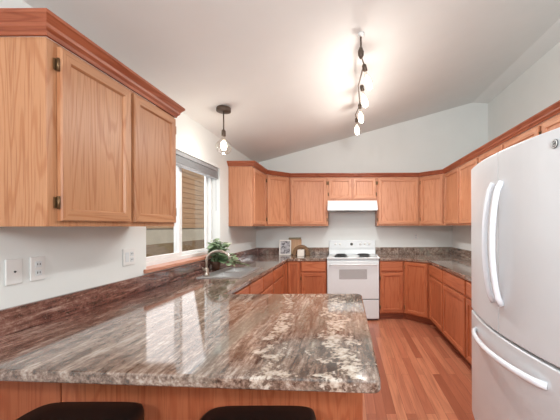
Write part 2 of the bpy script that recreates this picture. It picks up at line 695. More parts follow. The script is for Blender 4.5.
# ---------------------------------------------------------------- cabinets
def door(parent, x0, x1, z0, z1, mv, mh, y=-0.002, fw=0.052, hinge='l', name='door'):
    """framed door with a recessed panel; front looks along -y"""
    rows = [(0.0, y), (0.0, y - 0.014), (0.005, y - 0.019), (fw - 0.007, y - 0.019), (fw, y - 0.010), (fw, y)]
    v = []
    for d, yy in rows:
        v += [(x0 + d, yy, z0 + d), (x1 - d, yy, z0 + d), (x1 - d, yy, z1 - d), (x0 + d, yy, z1 - d)]
    m = MB()
    n = len(rows)
    m.v = v
    for r in range(n):
        q = (r + 1) % n
        for k in range(4):
            j = (k + 1) % 4
            m.f.append([r * 4 + k, r * 4 + j, q * 4 + j, q * 4 + k])
            m.m.append(1 if k in (0, 2) else 0)
            m.s.append(False)
    d = m.build(name, [mv, mh], parent)
    MB().box(x0 + fw - 0.001, x1 - fw + 0.001, y - 0.008, y - 0.001, z0 + fw - 0.001, z1 - fw + 0.001).build('panel', mv, d)
    if hinge:
        hx = x0 - 0.006 if hinge == 'l' else x1 + 0.006
        for hz in (z0 + 0.075, z1 - 0.075):
            h = MB().lathe([(0.0055, -0.026), (0.0055, 0.026)], (hx, y - 0.011, hz), 8)
            h.box(hx - 0.011, hx + 0.011, y - 0.0052, y - 0.0005, hz - 0.022, hz + 0.022)
            h.build('hinge', hinge_m, d)
    return d


def drawer(parent, x0, x1, z0, z1, mh, y=-0.002, name='drawer_front'):
    m = MB()
    rows = [(0.0, y), (0.0, y - 0.012), (0.009, y - 0.019)]
    v = []
    for d, yy in rows:
        v += [(x0 + d, yy, z0 + d), (x1 - d, yy, z0 + d), (x1 - d, yy, z1 - d), (x0 + d, yy, z1 - d)]
    f = [(0, 3, 2, 1), (8, 9, 10, 11)]
    for r in range(2):
        for k in range(4):
            j = (k + 1) % 4
            f.append((r * 4 + k, r * 4 + j, r * 4 + 4 + j, r * 4 + 4 + k))
    m.add(v, f)
    return m.build(name, mh, parent)


UB, UT = 1.372, 2.125


def upper(label, cat, loc, rz, w, ndoors, z0=UB, z1=UT, depth=0.303, mv=oak_v, mh=oak_h, hinges=None, mleft=0.018, group=None, name='wall_cabinet', mright=None):
    t = thing(name, label, cat, loc, rz, group or 'oak wall cabinets')
    h = z1 - z0
    mright = mleft if mright is None else mright
    MB().box(-w / 2, w / 2, 0, depth, 0, h).build('body', mv, t, 0.002)
    a, b = -w / 2 + mleft, w / 2 - mright
    gap = 0.026
    dw = (b - a - gap * (ndoors - 1)) / ndoors
    hinges = hinges or ('l' if ndoors == 1 else 'lr')
    for i in range(ndoors):
        x0 = a + i * (dw + gap)
        door(t, x0, x0 + dw, 0.022, h - 0.016, mv, mh, hinge=hinges[i], fw=0.052 if dw > 0.3 else 0.042)
    return t


def basecab(label, loc, rz, w, ndoors=1, ndrawers=1, depth=0.585, hinges=None, full=False, hollow=False):
    t = thing('base_cabinet', label, 'cabinet', loc, rz, 'oak base cabinets')
    if hollow:
        MB().prism([(0, 0.1), (depth, 0.1), (depth, 0.7), (0.03, 0.7), (0.03, 0.864), (0, 0.864)], -w / 2, w / 2, 'zxy').build('body', base_v, t, 0.002)
    else:
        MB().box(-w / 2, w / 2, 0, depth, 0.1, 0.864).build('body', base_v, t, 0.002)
    MB().box(-w / 2, w / 2, 0.065, depth, 0.0, 0.099).build('toe_kick', toe_m, t)
    a, b = -w / 2 + 0.016, w / 2 - 0.016
    zt = 0.85
    if not full:
        gap = 0.024
        dw = (b - a - gap * (ndrawers - 1)) / ndrawers
        for i in range(ndrawers):
            drawer(t, a + i * (dw + gap), a + i * (dw + gap) + dw, 0.71, zt, base_h)
        zt = 0.69
    gap = 0.024
    dw = (b - a - gap * (ndoors - 1)) / ndoors
    hinges = hinges or ('l' if ndoors == 1 else 'lr')
    for i in range(ndoors):
        x0 = a + i * (dw + gap)
        door(t, x0, x0 + dw, 0.118, zt, base_v, base_h, hinge=hinges[i])
    return t


R90 = PI / 2
# near left wall cabinet
NX = XL + 0.305
NY0, NY1 = 1.214, 2.117
nc = upper('large golden oak two door cabinet nearest the camera on the left wall', 'cabinet', (NX, (NY0 + NY1) / 2, UB), R90, NY1 - NY0, 2,
           z1=2.118, mv=near_v, mh=near_h, mleft=0.042, mright=0.014)

# crown profile: (outward, up)
CROWN = [(0.0, 0.0), (0.012, 0.0), (0.016, 0.011), (0.027, 0.02), (0.029, 0.03), (0.044, 0.046), (0.05, 0.05), (0.05, 0.06), (0.0, 0.06)]


def crown(path, z, name, mats, parent=None, k_=1.0):
    """sweep the crown profile along plan points (outward is to the right of travel)"""
    n = len(path)
    m = MB()
    vs = []
    for i in range(n):
        p = Vector(path[i])
        d0 = (Vector(path[i]) - Vector(path[i - 1])).normalized() if i > 0 else None
        d1 = (Vector(path[i + 1]) - Vector(path[i])).normalized() if i < n - 1 else None
        d0 = d0 or d1
        d1 = d1 or d0
        n0 = Vector((d0.y, -d0.x))
        n1 = Vector((d1.y, -d1.x))
        b = (n0 + n1) / (1 + n0.dot(n1))
        for (o_, u_) in CROWN:
            q = p + b * o_
            vs.append((q.x, q.y, z + u_ * k_))
    k = len(CROWN)
    fs = [list(range(k)), [(n - 1) * k + i for i in range(k)][::-1]]
    mi = [0, 0]
    for i in range(n - 1):
        for j in range(k):
            q = (j + 1) % k
            fs.append((i * k + j, i * k + q, (i + 1) * k + q, (i + 1) * k + j))
            d = Vector(path[i + 1]) - Vector(path[i])
            mi.append(0 if abs(d.y) >= abs(d.x) else 1)
    m.add(vs, fs)
    m.m = mi
    return m.build(name, mats, parent)


# crown of the near cabinet, in the cabinet's own frame
w2 = (NY1 - NY0) / 2
cr = crown([(-w2, 0.303), (-w2, 0.0), (w2, 0.0), (w2, 0.303)], 2.118 - UB + 0.0005, 'crown_moulding', [crown_m, crown_x], nc, 1.28)
# outward = right of travel: travelling -y then +x then +y keeps the room on the right

# corner wall cabinet on the left wall (end panel towards the camera)
UY = YB - 0.325
CFX = XL + 0.305
upper('oak corner wall cabinet to the right of the sink window', 'cabinet', (CFX, (3.89 + 4.488) / 2, UB), R90, 4.488 - 3.89, 1, hinges='r')


def diag_upper(label, pts, a, b):
    """corner cabinet: plan outline pts, with the door on the edge a-b"""
    a, b = Vector(a), Vector(b)
    c = (a + b) / 2
    rz = math.atan2((b - a).y, (b - a).x)
    t = thing('corner_wall_cabinet', label, 'cabinet', (c.x, c.y, UB), rz)
    M = Matrix.Rotation(-rz, 2)
    loc = [M @ (Vector(p) - c) for p in pts]
    MB().prism([(p.x, p.y) for p in loc], 0, UT - UB).build('body', oak_v, t, 0.002)
    w = (b - a).length
    door(t, -w / 2 + 0.03, w / 2 - 0.03, 0.022, UT - UB - 0.016, oak_v, oak_h)
    return t


g = 0.001
diag_upper('diagonal oak corner wall cabinet between sink wall and back wall',
           [(XL + g, 4.49), (CFX, 4.49), (XL + 0.61, YB - 0.305), (XL + 0.61, YB - g), (XL + g, YB - g)], (CFX, 4.49), (XL + 0.61, YB - 0.305))
RFX = XR - 0.305
diag_upper('diagonal oak corner wall cabinet at the right end of the back wall',
           [(XR - g, 4.49), (RFX, 4.49), (XR - 0.61, YB - 0.305), (XR - 0.61, YB - g), (XR - g, YB - g)], (XR - 0.61, YB - 0.305), (RFX, 4.49))
UFY = YB - 0.305
RC = 0.10
xa, xb = XL + 0.612, RC - 0.382
upper('single door oak wall cabinet left of the range hood', 'cabinet', ((xa + xb) / 2, UFY, UB), 0, xb - xa, 1, hinges='r')
upper('short two door oak cabinet directly above the range hood', 'cabinet', (RC, UFY, 1.765), 0, 0.762, 2, z0=1.765)
xa, xb = RC + 0.382, XR - 0.612
upper('single door oak wall cabinet right of the range hood', 'cabinet', ((xa + xb) / 2, UFY, UB), 0, xb - xa, 1)
# right wall run
for (y1, y0, nd, z0, lab) in ((4.488, 3.34, 2, UB, 'long two door oak wall cabinet on the right wall beside the corner one'),
                              (3.338, 2.27, 2, UB, 'oak wall cabinet on the right wall partly hidden behind the refrigerator top'),
                              (2.268, 1.2, 2, 1.83, 'short oak wall cabinet directly above the refrigerator')):
    upper(lab, 'cabinet', (RFX, (y0 + y1) / 2, z0), -R90, y1 - y0, nd, z0=z0)
# continuous crown of the U of wall cabinets
cu = crown([(XL + g, 3.889), (CFX, 3.889), (CFX, 4.49), (XL + 0.61, UFY), (XR - 0.61, UFY), (RFX, 4.49), (RFX, 1.2)],
           UT + 0.0005, 'trim_2', [crown_m, crown_x])
struct(cu)

# base cabinets
BX = XL + 0.61
BFY = YB - 0.61
basecab('oak sink base cabinet with two doors under the sink window', (BX, (2.72 + 3.628) / 2, 0), R90, 0.906, 2, 2, hollow=True)
basecab('narrow oak base cabinet between the sink base and the left corner', (BX, (3.63 + 4.188) / 2, 0), R90, 0.556, 1, 1)
basecab('oak base cabinet between the peninsula and the sink base', (BX, (2.135 + 2.718) / 2, 0), R90, 0.583, 1, 1)
# inside corner cabinet with a folding two leaf door
lz = thing('corner_base_cabinet', 'oak corner base cabinet with folding door left of the range', 'cabinet', (BX, BFY, 0))
MB().prism([(XL + g - BX, 4.19 - BFY), (0, 4.19 - BFY), (0, 0), (0.205, 0), (0.205, 0.608), (XL + g - BX, 0.608)], 0.1, 0.864).build('body', base_v, lz, 0.002)
MB().prism([(XL + g - BX, 4.19 - BFY), (-0.065, 4.19 - BFY), (-0.065, 0.065), (0.205, 0.065), (0.205, 0.608), (XL + g - BX, 0.608)], 0.0, 0.099).build('toe_kick', toe_m, lz)
door(lz, 0.022, 0.195, 0.118, 0.85, base_v, base_h, hinge=None, fw=0.042)
side = door(lz, -0.29 + 0.01, -0.022, 0.118, 0.85, base_v, base_h, hinge=None, fw=0.042)
side.rotation_euler = (0, 0, R90)
for_left = (BX + 0.207, RC - 0.386)
basecab('single door oak base cabinet immediately left of the range', (sum(for_left) / 2, BFY, 0), 0, for_left[1] - for_left[0], 1, 1)
xa, xb = RC + 0.386, XR - 0.912
basecab('single door oak base cabinet immediately right of the range', ((xa + xb) / 2, BFY, 0), 0, xb - xa, 1, 1)
# diagonal base corner
BRX = XR - 0.61
a, b = Vector((XR - 0.91, BFY)), Vector((BRX, 4.19))
c = (a + b) / 2
rz = math.atan2((b - a).y, (b - a).x)
dg = thing('corner_base_cabinet', 'diagonal oak corner base cabinet right of the range', 'cabinet', (c.x, c.y, 0), rz)
M = Matrix.Rotation(-rz, 2)


def loc2(pts):
    return [tuple(M @ (Vector(p) - c)) for p in pts]


MB().prism(loc2([a, b, (XR - g, 4.19), (XR - g, YB - g), (XR - 0.91, YB - g)]), 0.1, 0.864).build('body', base_v, dg, 0.002)
off = Vector((0.046, 0.046))
MB().prism(loc2([(XR - 0.91, BFY + 0.065), a + off + Vector((0.02, -0.02)), b + off + Vector((-0.02, 0.02)), (BRX + 0.065, 4.19), (XR - g, 4.19), (XR - g, YB - g), (XR - 0.91, YB - g)]), 0.0, 0.099).build('toe_kick', toe_m, dg)
w = (b - a).length
door(dg, -w / 2 + 0.03, w / 2 - 0.03, 0.118, 0.85, base_v, base_h)
for (y1, y0, nd, lab) in ((4.188, 3.602, 1, 'oak base cabinet with one drawer next to the right diagonal corner'),
                          (3.6, 2.912, 1, 'wide oak base cabinet on the right nearest the visible refrigerator edge'),
                          (2.91, 2.2, 2, 'oak base cabinet mostly hidden behind the refrigerator')):
    basecab(lab, (BRX, (y0 + y1) / 2, 0), -R90, y1 - y0, nd, 1)

# peninsula base
PF, PB, PX = 0.924, 2.13, 0.105
pn = thing('peninsula_base', 'oak panelled peninsula base below the granite breakfast bar', 'cabinet', (-0.7, 1.7, 0))
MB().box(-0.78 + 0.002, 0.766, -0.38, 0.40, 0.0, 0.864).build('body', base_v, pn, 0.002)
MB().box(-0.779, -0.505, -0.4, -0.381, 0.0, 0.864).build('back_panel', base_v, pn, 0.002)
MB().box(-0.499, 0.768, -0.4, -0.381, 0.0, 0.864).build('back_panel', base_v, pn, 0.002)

# ---------------------------------------------------------------- countertops
def fillet(p0, p, p1, r, n=5):
    p0, p, p1 = Vector(p0), Vector(p), Vector(p1)
    u, v = (p0 - p).normalized(), (p1 - p).normalized()
    a, b = p + u * r, p + v * r
    res = []
    for i in range(n + 1):
        t = i / n
        res.append(tuple((1 - t) ** 2 * a + 2 * t * (1 - t) * p + t * t * b))
    return res


def slab(outline, holes, z0, z1, name, mat, parent, ch=0.007):
    bm = bmesh.new()
    edges = []
    for lp in [outline] + holes:
        vv = [bm.verts.new((x, y, z1)) for x, y in lp]
        for i in range(len(vv)):
            edges.append(bm.edges.new((vv[i], vv[(i + 1) % len(vv)])))
    bmesh.ops.triangle_fill(bm, edges=edges, use_beauty=True)
    for f in bm.faces:
        if f.normal.z < 0:
            f.normal_flip()
    ret = bmesh.ops.extrude_face_region(bm, geom=list(bm.faces))
    for e_ in ret['geom']:
        if isinstance(e_, bmesh.types.BMVert):
            e_.co.z = z0
    bmesh.ops.recalc_face_normals(bm, faces=bm.faces)
    be = [e_ for e_ in bm.edges if len(e_.link_faces) == 2 and abs(e_.link_faces[0].normal.dot(e_.link_faces[1].normal)) < 0.2
          and abs(e_.verts[0].co.z - e_.verts[1].co.z) < 1e-5]
    bmesh.ops.bevel(bm, geom=be, offset=ch, segments=3, affect='EDGES', profile=0.5)
    me = bpy.data.meshes.new(name)
    bm.to_mesh(me)
    bm.free()
    me.materials.append(mat)
    o_ = bpy.data.objects.new(name, me)
    COL.objects.link(o_)
    o_.parent = parent
    return o_


CZ0, CZ1 = 0.865, 0.905
LX = XL + 0.002
BY = YB - 0.002
EX, EY = BX + 0.03, BFY - 0.03
SX0, SX1, SY0, SY1 = -1.343, -0.935, 2.76, 3.46
ct = thing('granite_countertop', 'long L shaped granite counter forming the peninsula and sink run', 'countertop', (0, 0, 0))
PL = PF + 0.11
outl = [(LX, PL)] + fillet((LX, PL), (PX, PF), (PX, PB), 0.03) + fillet((PX, PF), (PX, PB), (EX, PB), 0.06) + \
    [(EX, PB), (EX, EY), (RC - 0.384, EY), (RC - 0.384, BY), (LX, BY)]
slab(outl, [[(SX0 + 0.02, SY0 + 0.02), (SX1 - 0.02, SY0 + 0.02), (SX1 - 0.02, SY1 - 0.02), (SX0 + 0.02, SY1 - 0.02)]], CZ0, CZ1, 'worktop', granite, ct)
BZ1 = 1.018
MB().prism([(LX, PL), (LX + 0.02, PL), (LX + 0.02, BY - 0.02), (RC - 0.384, BY - 0.02), (RC - 0.384, BY), (LX, BY)], CZ1 + 0.0003, BZ1).build('backsplash', granite, ct, 0.003)
cr_ = thing('granite_countertop', 'granite counter running from the range round the right corner to the refrigerator', 'countertop', (0, 0, 0))
RX = XR - 0.002
slab([(RC + 0.384, EY), (XR - 0.91 - 0.012, EY), (BRX - 0.03, 4.19 - 0.012), (BRX - 0.03, 2.2), (RX, 2.2), (RX, BY), (RC + 0.384, BY)], [], CZ0, CZ1, 'worktop', granite, cr_)
MB().prism([(RX, 2.2), (RX - 0.02, 2.2), (RX - 0.02, BY - 0.02), (RC + 0.384, BY - 0.02), (RC + 0.384, BY), (RX, BY)], CZ1 + 0.0003, BZ1).build('backsplash', granite, cr_, 0.003)

# sink
sk = thing('kitchen_sink', 'brushed steel double bowl sink set in the granite under the window', 'sink', ((SX0 + SX1) / 2, (SY0 + SY1) / 2, CZ1))
hx, hy = (SX1 - SX0) / 2, (SY1 - SY0) / 2
b1 = (-hx + 0.105, hx - 0.035, -hy + 0.035, -0.015)
b2 = (-hx + 0.105, hx - 0.035, 0.015, hy - 0.035)


def rect(b):
    return [(b[0], b[2]), (b[1], b[2]), (b[1], b[3]), (b[0], b[3])]


slab([(-hx, -hy), (hx, -hy), (hx, hy), (-hx, hy)], [rect(b1), rect(b2)], 0.0005, 0.007, 'rim', steel_m, sk, 0.002)
for bb in (b1, b2):
    m = MB()
    q = rect(bb)
    ins = [(x * 0.0 + (x + (0.02 if i in (0, 3) else -0.02)), y + (0.02 if i in (0, 1) else -0.02)) for i, (x, y) in enumerate(q)]
    vs = [(x, y, 0.0) for x, y in q] + [(x, y, -0.17) for x, y in ins] + [(x, y, 0.0) for x, y in [(p[0] + (-0.004 if i in (0, 3) else 0.004), p[1] + (-0.004 if i in (0, 1) else 0.004)) for i, p in enumerate(q)]] \
        + [(x, y, -0.175) for x, y in ins]
    fs = [(4, 5, 6, 7), (12, 15, 14, 13)]
    for i in range(4):
        j = (i + 1) % 4
        fs += [(i, j, 4 + j, 4 + i), (8 + i, 12 + i, 12 + j, 8 + j), (i, 8 + i, 8 + j, j)]
    m.add(vs, fs)
    bo = m.build('bowl', steel_m, sk)
    MB().lathe([(0.045, -0.1695), (0.04, -0.166), (0.015, -0.167)], ((bb[0] + bb[1]) / 2, (bb[2] + bb[3]) / 2, 0), 16).build('drain', nickel, bo)

# faucet
fc = thing('faucet', 'brushed nickel gooseneck faucet arching over the sink', 'faucet', (-1.297, 2.87, CZ1 + 0.0075))
MB().lathe([(0.028, 0), (0.028, 0.012), (0.02, 0.03), (0.017, 0.07), (0.014, 0.075)], (0, 0, 0), 16).build('base', nickel, fc)
pth = [(0, 0, 0.06), (0, 0, 0.135)]
for k in range(1, 12):
    a_ = PI - k * PI * 0.84 / 11
    pth.append((0.112 + 0.112 * math.cos(a_), -0.0, 0.135 + 0.095 * math.sin(a_)))
pth.append((pth[-1][0] + 0.004, 0, pth[-1][2] - 0.03))
MB().tube(pth, 0.0115, 10).build('spout', nickel, fc)
MB().tube([(0, -0.018, 0.045), (0.0, -0.05, 0.06), (0.005, -0.09, 0.085)], [0.009, 0.007, 0.006], 8).build('lever_handle', nickel, fc)

# ---------------------------------------------------------------- range
rg = thing('electric_range', 'white freestanding electric range with coil burners', 'stove', (RC, BFY - 0.045, 0))
W = 0.375
MB().box(-W, W, 0.03, 0.63, 0.02, 0.893).build('body', white_en, rg, 0.004)
MB().box(-W + 0.02, W - 0.02, 0.06, 0.6, 0.0, 0.0195).build('foot_rail', dark_m, rg)
MB().box(-W - 0.002, W + 0.002, 0.0, 0.575, 0.894, 0.915).build('cooktop', white_en, rg, 0.005)
od = MB().box(-W + 0.003, W - 0.003, 0.0, 0.029, 0.318, 0.865).build('oven_door', white_en, rg, 0.006)
MB().box(-0.2, 0.2, -0.003, -0.0002, 0.605, 0.745).build('oven_window', oven_win_m, od)
hb = MB().tube([(-0.33, -0.002, 0.815), (-0.33, -0.038, 0.815), (-0.31, -0.045, 0.815), (0.31, -0.045, 0.815), (0.33, -0.038, 0.815), (0.33, -0.002, 0.815)], 0.011, 8)
hb.build('handle', white_en, od)
MB().box(-W + 0.003, W - 0.003, 0.002, 0.029, 0.035, 0.305).build('storage_drawer', white_en, rg, 0.006)
MB().box(-W + 0.006, W - 0.006, 0.008, 0.0295, 0.3055, 0.3175).build('door_gap', grey_pl, rg)
MB().prism([(0.565, 0.916), (0.632, 0.916), (0.632, 1.135), (0.60, 1.14), (0.575, 1.02), (0.575, 0.985)], -W, W, 'zxy').build('backguard', white_en, rg, 0.004)
bg = [o_ for o_ in rg.children if o_.name.startswith('backguard')][0]


def on_guard(x, z_):
    return (x, 0.5775 + (z_ - 1.02) * 0.0208 / 0.1 * 1.0, z_)


for kx in (-0.27, -0.20, 0.13, 0.21, 0.28):
    p = on_guard(kx, 1.075)
    kb = MB().lathe([(0.021, -0.012), (0.019, 0.012), (0.015, 0.016)], p, 14, 'y').build('knob', white_pl, bg)
p = on_guard(-0.01, 1.075)
MB().lathe([(0.024, -0.012), (0.022, 0.012), (0.012, 0.016)], p, 14, 'y').build('timer_dial', grey_pl, bg)
for (bx_, by_, br) in ((-0.175, 0.15, 0.098), (0.175, 0.15, 0.082), (-0.175, 0.41, 0.082), (0.175, 0.41, 0.098)):
    pan = MB().lathe([(br + 0.012, 0.9152), (br + 0.012, 0.918), (br, 0.919), (br * 0.5, 0.917)], (bx_, by_, 0), 28).build('drip_pan', drip_m, rg)
    sp = []
    for k in range(70):
        a_ = k * 2 * PI * 3.6 / 69
        r_ = 0.018 + (br - 0.024) * k / 69
        sp.append((bx_ + r_ * math.cos(a_), by_ + r_ * math.sin(a_), 0.926))
    MB().tube(sp, 0.0065, 6).build('burner_coil', coil_m, pan)

# hood
hd = thing('range_hood', 'white under cabinet range hood above the stove', 'range hood', (RC, YB - 0.002, 1.605))
MB().prism([(-0.44, 0.0), (0.0, 0.0), (0.0, 0.158), (-0.33, 0.158), (-0.44, 0.05)][::1], -0.379, 0.379, 'zxy').build('canopy', white_en, hd, 0.004)
MB().box(-0.13, 0.13, -0.425, -0.3, -0.008, -0.0005).build('control_strip', grey_pl, hd)
MB().box(-0.25, 0.25, -0.28, -0.06, -0.006, -0.0005).build('filter', drip_m, hd)

# ---------------------------------------------------------------- refrigerator (front looks along -x)
FY0, FY1 = 1.14, 2.19
FC, FW = (FY0 + FY1) / 2, (FY1 - FY0)
fr = thing('refrigerator', 'large white french door refrigerator with bottom freezer on the right', 'refrigerator', (1.292, FC, 0), -R90)
# local frame: x along -Y of the world (left end = far end), y into the fridge (+X), front at y = -0.45..-0.37
hw_ = FW / 2
MB().box(-hw_ + 0.004, hw_ - 0.004, -0.36, 0.4, 0.03, 1.765).build('body', fridge_m, fr, 0.01)
MB().box(-hw_ + 0.02, hw_ - 0.02, -0.345, 0.38, 0.0, 0.0295).build('base_grille', grey_pl, fr)


def bow(x, amt=0.068):
    return -0.405 - amt * (1 - (x / hw_) ** 2)


def bowed(x0, x1, z0, z1, name, n=10, r=0.006):
    xs = [x0 + (x1 - x0) * i / n for i in range(n + 1)]
    poly = [(x, bow(x)) for x in xs]
    # softened vertical end edges
    poly[0] = (x0, poly[0][1] + r)
    poly.insert(1, (x0 + r * 0.3, bow(x0 + r) + r * 0.3))
    poly.insert(2, (x0 + r, bow(x0 + r)))
    poly[-1] = (x1, poly[-1][1] + r)
    poly.insert(len(poly) - 1, (x1 - r, bow(x1 - r)))
    poly.insert(len(poly) - 1, (x1 - r * 0.3, bow(x1 - r) + r * 0.3))
    poly = poly + [(x1, -0.361), (x0, -0.361)]
    return MB().prism(poly, z0, z1).build(name, fridge_m, fr, 0.016, 4, 50)


d1 = bowed(-hw_, -0.001, 0.79, 1.767, 'fridge_door')
d2 = bowed(0.001, hw_, 0.79, 1.767, 'fridge_door')
fz = bowed(-hw_, hw_, 0.06, 0.776, 'freezer_drawer', 20)
MB().box(-hw_ + 0.01, hw_ - 0.01, -0.40, -0.3605, 0.7765, 0.7895).build('door_gasket', grey_pl, fr)
for sx_, dd in ((-1, d1), (1, d2)):
    x_ = 0.045 * sx_
    y0_ = bow(x_)
    pth = []
    for k in range(17):
        t_ = k / 16
        zz = 0.95 + 0.65 * t_
        pth.append((x_, y0_ - 0.004 - 0.05 * math.sin(PI * t_) ** 0.55, zz))
    MB().tube(pth, 0.0135, 10, flat=1.25).build('handle', handle_m, dd)
pth = []
for k in range(25):
    t_ = k / 24
    x_ = -0.36 + 0.72 * t_
    pth.append((x_, bow(x_) - 0.004 - 0.05 * math.sin(PI * t_) ** 0.45, 0.69))
MB().tube(pth, 0.0135, 10, flat=1.25).build('handle', handle_m, fz)
# round maker's emblem
ex = FC - 1.265
em = MB().lathe([(0.019, 0.0), (0.019, 0.003), (0.017, 0.004)], (ex, bow(ex) - 0.0005, 1.704), 22, 'y').build('emblem', plain('emblem_grey', rgb(96, 98, 100), 0.35, 0.5), d2)
circ = [(ex + 0.0155 * math.cos(i * PI / 10), bow(ex) - 0.0055, 1.704 + 0.0155 * math.sin(i * PI / 10)) for i in range(20)]
MB().tube(circ, 0.0014, 6, closed=True).build('emblem_ring', white_pl, d2)
sw = []
for i in range(16):
    a_ = i / 15 * 2 * PI * 0.8 + 0.9
    sw.append((ex + (0.0045 + 0.003 * i / 15) * math.cos(a_) - 0.002, bow(ex) - 0.0055, 1.704 + (0.007 + 0.002 * i / 15) * math.sin(a_)))
MB().tube(sw, 0.0012, 6).build('emblem_script', white_pl, d2)

# ---------------------------------------------------------------- lights
pc = Vector((-1.157, 2.93, ceil_z(-1.157)))
pd = thing('pendant_lamp', 'bronze pendant with clear teardrop bulb above the sink window', 'lamp', pc)
MB().lathe([(0.064, -0.030), (0.066, -0.024), (0.066, 0.006), (0.06, 0.012)], (0, 0, -0.012), 24).build('canopy', bronze, pd)
MB().tube([(0, 0, -0.04), (0, 0, -0.215)], 0.006, 8).build('rod', bronze, pd)
MB().lathe([(0.016, -0.275), (0.019, -0.27), (0.019, -0.225), (0.012, -0.214)], (0, 0, 0), 16).build('socket', bronze, pd)


def bulb_profile(r, h):
    pr = []
    for k in range(15):
        t_ = k / 14
        # t 0 = bottom, 1 = neck
        pr.append((max(0.002, r * (math.sin(PI * min(1, t_ * 0.5 / 0.42)) if t_ < 0.42 else (0.2 + 0.8 * (0.5 + 0.5 * math.cos(PI * (t_ - 0.42) / 0.58))))), h * t_))
    pr[0] = (0.002, 0)
    for k in range(1, 6):
        t_ = k / 14
        u_ = 1 - t_ / 0.42
        pr[k] = (r * math.sqrt(max(0, 1 - u_ * u_)), h * t_)
    return pr


def small_bulb(parent, p, r, h, glow_r, glow_h, power, tilt=None):
    g_ = MB().lathe(bulb_profile(r, h), (0, 0, -h), 20, cap=False).build('bulb', bulb_m, parent)
    g_.location = p
    f_ = MB().lathe([(0.003, -h * 0.22 - glow_h), (glow_r * 0.7, -h * 0.22 - glow_h * 0.92), (glow_r, -h * 0.22 - glow_h * 0.6), (glow_r * 0.8, -h * 0.22 - glow_h * 0.25), (0.004, -h * 0.22)], (0, 0, 0), 12).build('filament', glow_m, g_)
    if tilt:
        g_.rotation_euler = tilt
    return g_


small_bulb(pd, (0, 0, -0.272), 0.075, 0.175, 0.03, 0.10, 1)


def point(name, loc, power, r=0.03, col=(1.0, 0.93, 0.85)):
    d = bpy.data.lights.new(name, 'POINT')
    d.energy = power
    d.shadow_soft_size = r
    d.color = col
    o_ = bpy.data.objects.new(name, d)
    COL.objects.link(o_)
    o_.location = loc
    return o_




def spot_down(name, loc, power, col=(0.97, 1.0, 0.99)):
    """the part of a bulb's light that its socket does not shade"""
    d = bpy.data.lights.new(name, 'SPOT')
    d.energy = power
    d.spot_size = math.radians(168)
    d.spot_blend = 0.6
    d.shadow_soft_size = 0.04
    d.color = col
    o_ = bpy.data.objects.new(name, d)
    COL.objects.link(o_)
    o_.location = loc
    return o_


point('pendant_light', pc + Vector((0, 0, -0.46)), 5)

TX, TY = 0.12, 2.39
tz = ceil_z(TX)
tk = thing('track_light', 'bronze bar of four glowing bulbs hanging from the sloped ceiling', 'lamp', (TX, TY, tz))
MB().lathe([(0.026, -0.014), (0.03, -0.01), (0.03, 0.008), (0.026, 0.012)], (0, 0, -0.008), 20).build('canopy', white_pl, tk)
MB().tube([(0, 0, -0.023), (0, 0, -0.15)], 0.007, 8).build('stem', bronze, tk)
MB().lathe([(0.010, -0.19), (0.022, -0.165), (0.024, -0.135), (0.01, -0.10)], (0, 0, 0), 12).build('knuckle', bronze, tk)
bar = [(0, 0, -0.165), (0.03, 0.12, -0.17), (0.0, 0.5, -0.175), (0.035, 0.95, -0.175), (-0.005, 1.25, -0.175), (0.02, 1.42, -0.175)]
barp = []
for i in range(len(bar) - 1):
    for k in range(5):
        t_ = k / 5
        t_ = t_ * t_ * (3 - 2 * t_)
        barp.append(tuple(bar[i][j] + (bar[i + 1][j] - bar[i][j]) * t_ for j in range(3)))
barp.append(bar[-1])
MB().tube(barp, 0.006, 8).build('bar', bronze, tk)
for (bx_, by_, tl) in ((0.03, 0.13, 0.25), (0.03, 0.50, 0.2), (0.03, 0.94, 0.1), (0.012, 1.38, 0.05)):
    arm = MB().lathe([(0.014, -0.055), (0.019, -0.05), (0.019, -0.012), (0.012, 0.0)], (0, 0, 0), 12).build('socket', bronze, tk)
    arm.location = (bx_, by_, -0.165)
    arm.rotation_euler = (tl * 0.6, -tl, 0)
    gb_ = small_bulb(arm, (0, 0, -0.05), 0.036, 0.16, 0.031, 0.122, 1)
    point('track_bulb_light', (TX + bx_ + 0.05, TY + by_, tz - 0.46), 4.8)
    spot_down('track_bulb_beam', (TX + bx_ + 0.05, TY + by_, tz - 0.40), 12 if by_ < 0.7 else 24)

# ---------------------------------------------------------------- electrical plates
def plate(label, loc, rz, kind):
    t = thing('wall_outlet', label, 'outlet', loc, rz, 'white wall plates')
    w_ = 0.035 if kind != 'double' else 0.058
    MB().box(-w_, w_, -0.008, -0.0005, -0.057, 0.057).build('cover_plate', white_pl, t, 0.003)
    if kind == 'jack':
        MB().lathe([(0.0042, 0), (0.0042, 0.004), (0.002, 0.005)], (0, -0.0085, 0), 10, 'y').build('jack', dark_m, t)
    else:
        for cx_ in ((0,) if kind == 'duplex' else (-0.023, 0.023)):
            if kind == 'double' and cx_ < 0:
                MB().box(cx_ - 0.016, cx_ + 0.016, -0.0105, -0.0085, -0.032, 0.032).build('rocker_switch', white_en, t, 0.001)
                continue
            for dz in (-0.02, 0.02):
                s_ = MB().box(cx_ - 0.015, cx_ + 0.015, -0.0105, -0.0085, dz - 0.014, dz + 0.014).build('socket_face', white_en, t, 0.002)
                for sx_ in (-0.006, 0.006):
                    MB().box(cx_ + sx_ - 0.0015, cx_ + sx_ + 0.0015, -0.0112, -0.0106, dz - 0.004, dz + 0.006).build('slot', dark_m, s_)
    return t


plate('white wall plate with a single round jack at far left', (XL, 1.372, 1.172), R90, 'jack')
plate('white duplex outlet under the near left cabinet beside the jack plate', (XL, 1.478, 1.172), R90, 'duplex')
plate('white two gang switch and outlet plate just left of the window', (XL, 2.10, 1.165), R90, 'double')
plate('white outlet on the back wall right of the range', (1.15, YB, 1.19), 0, 'duplex')

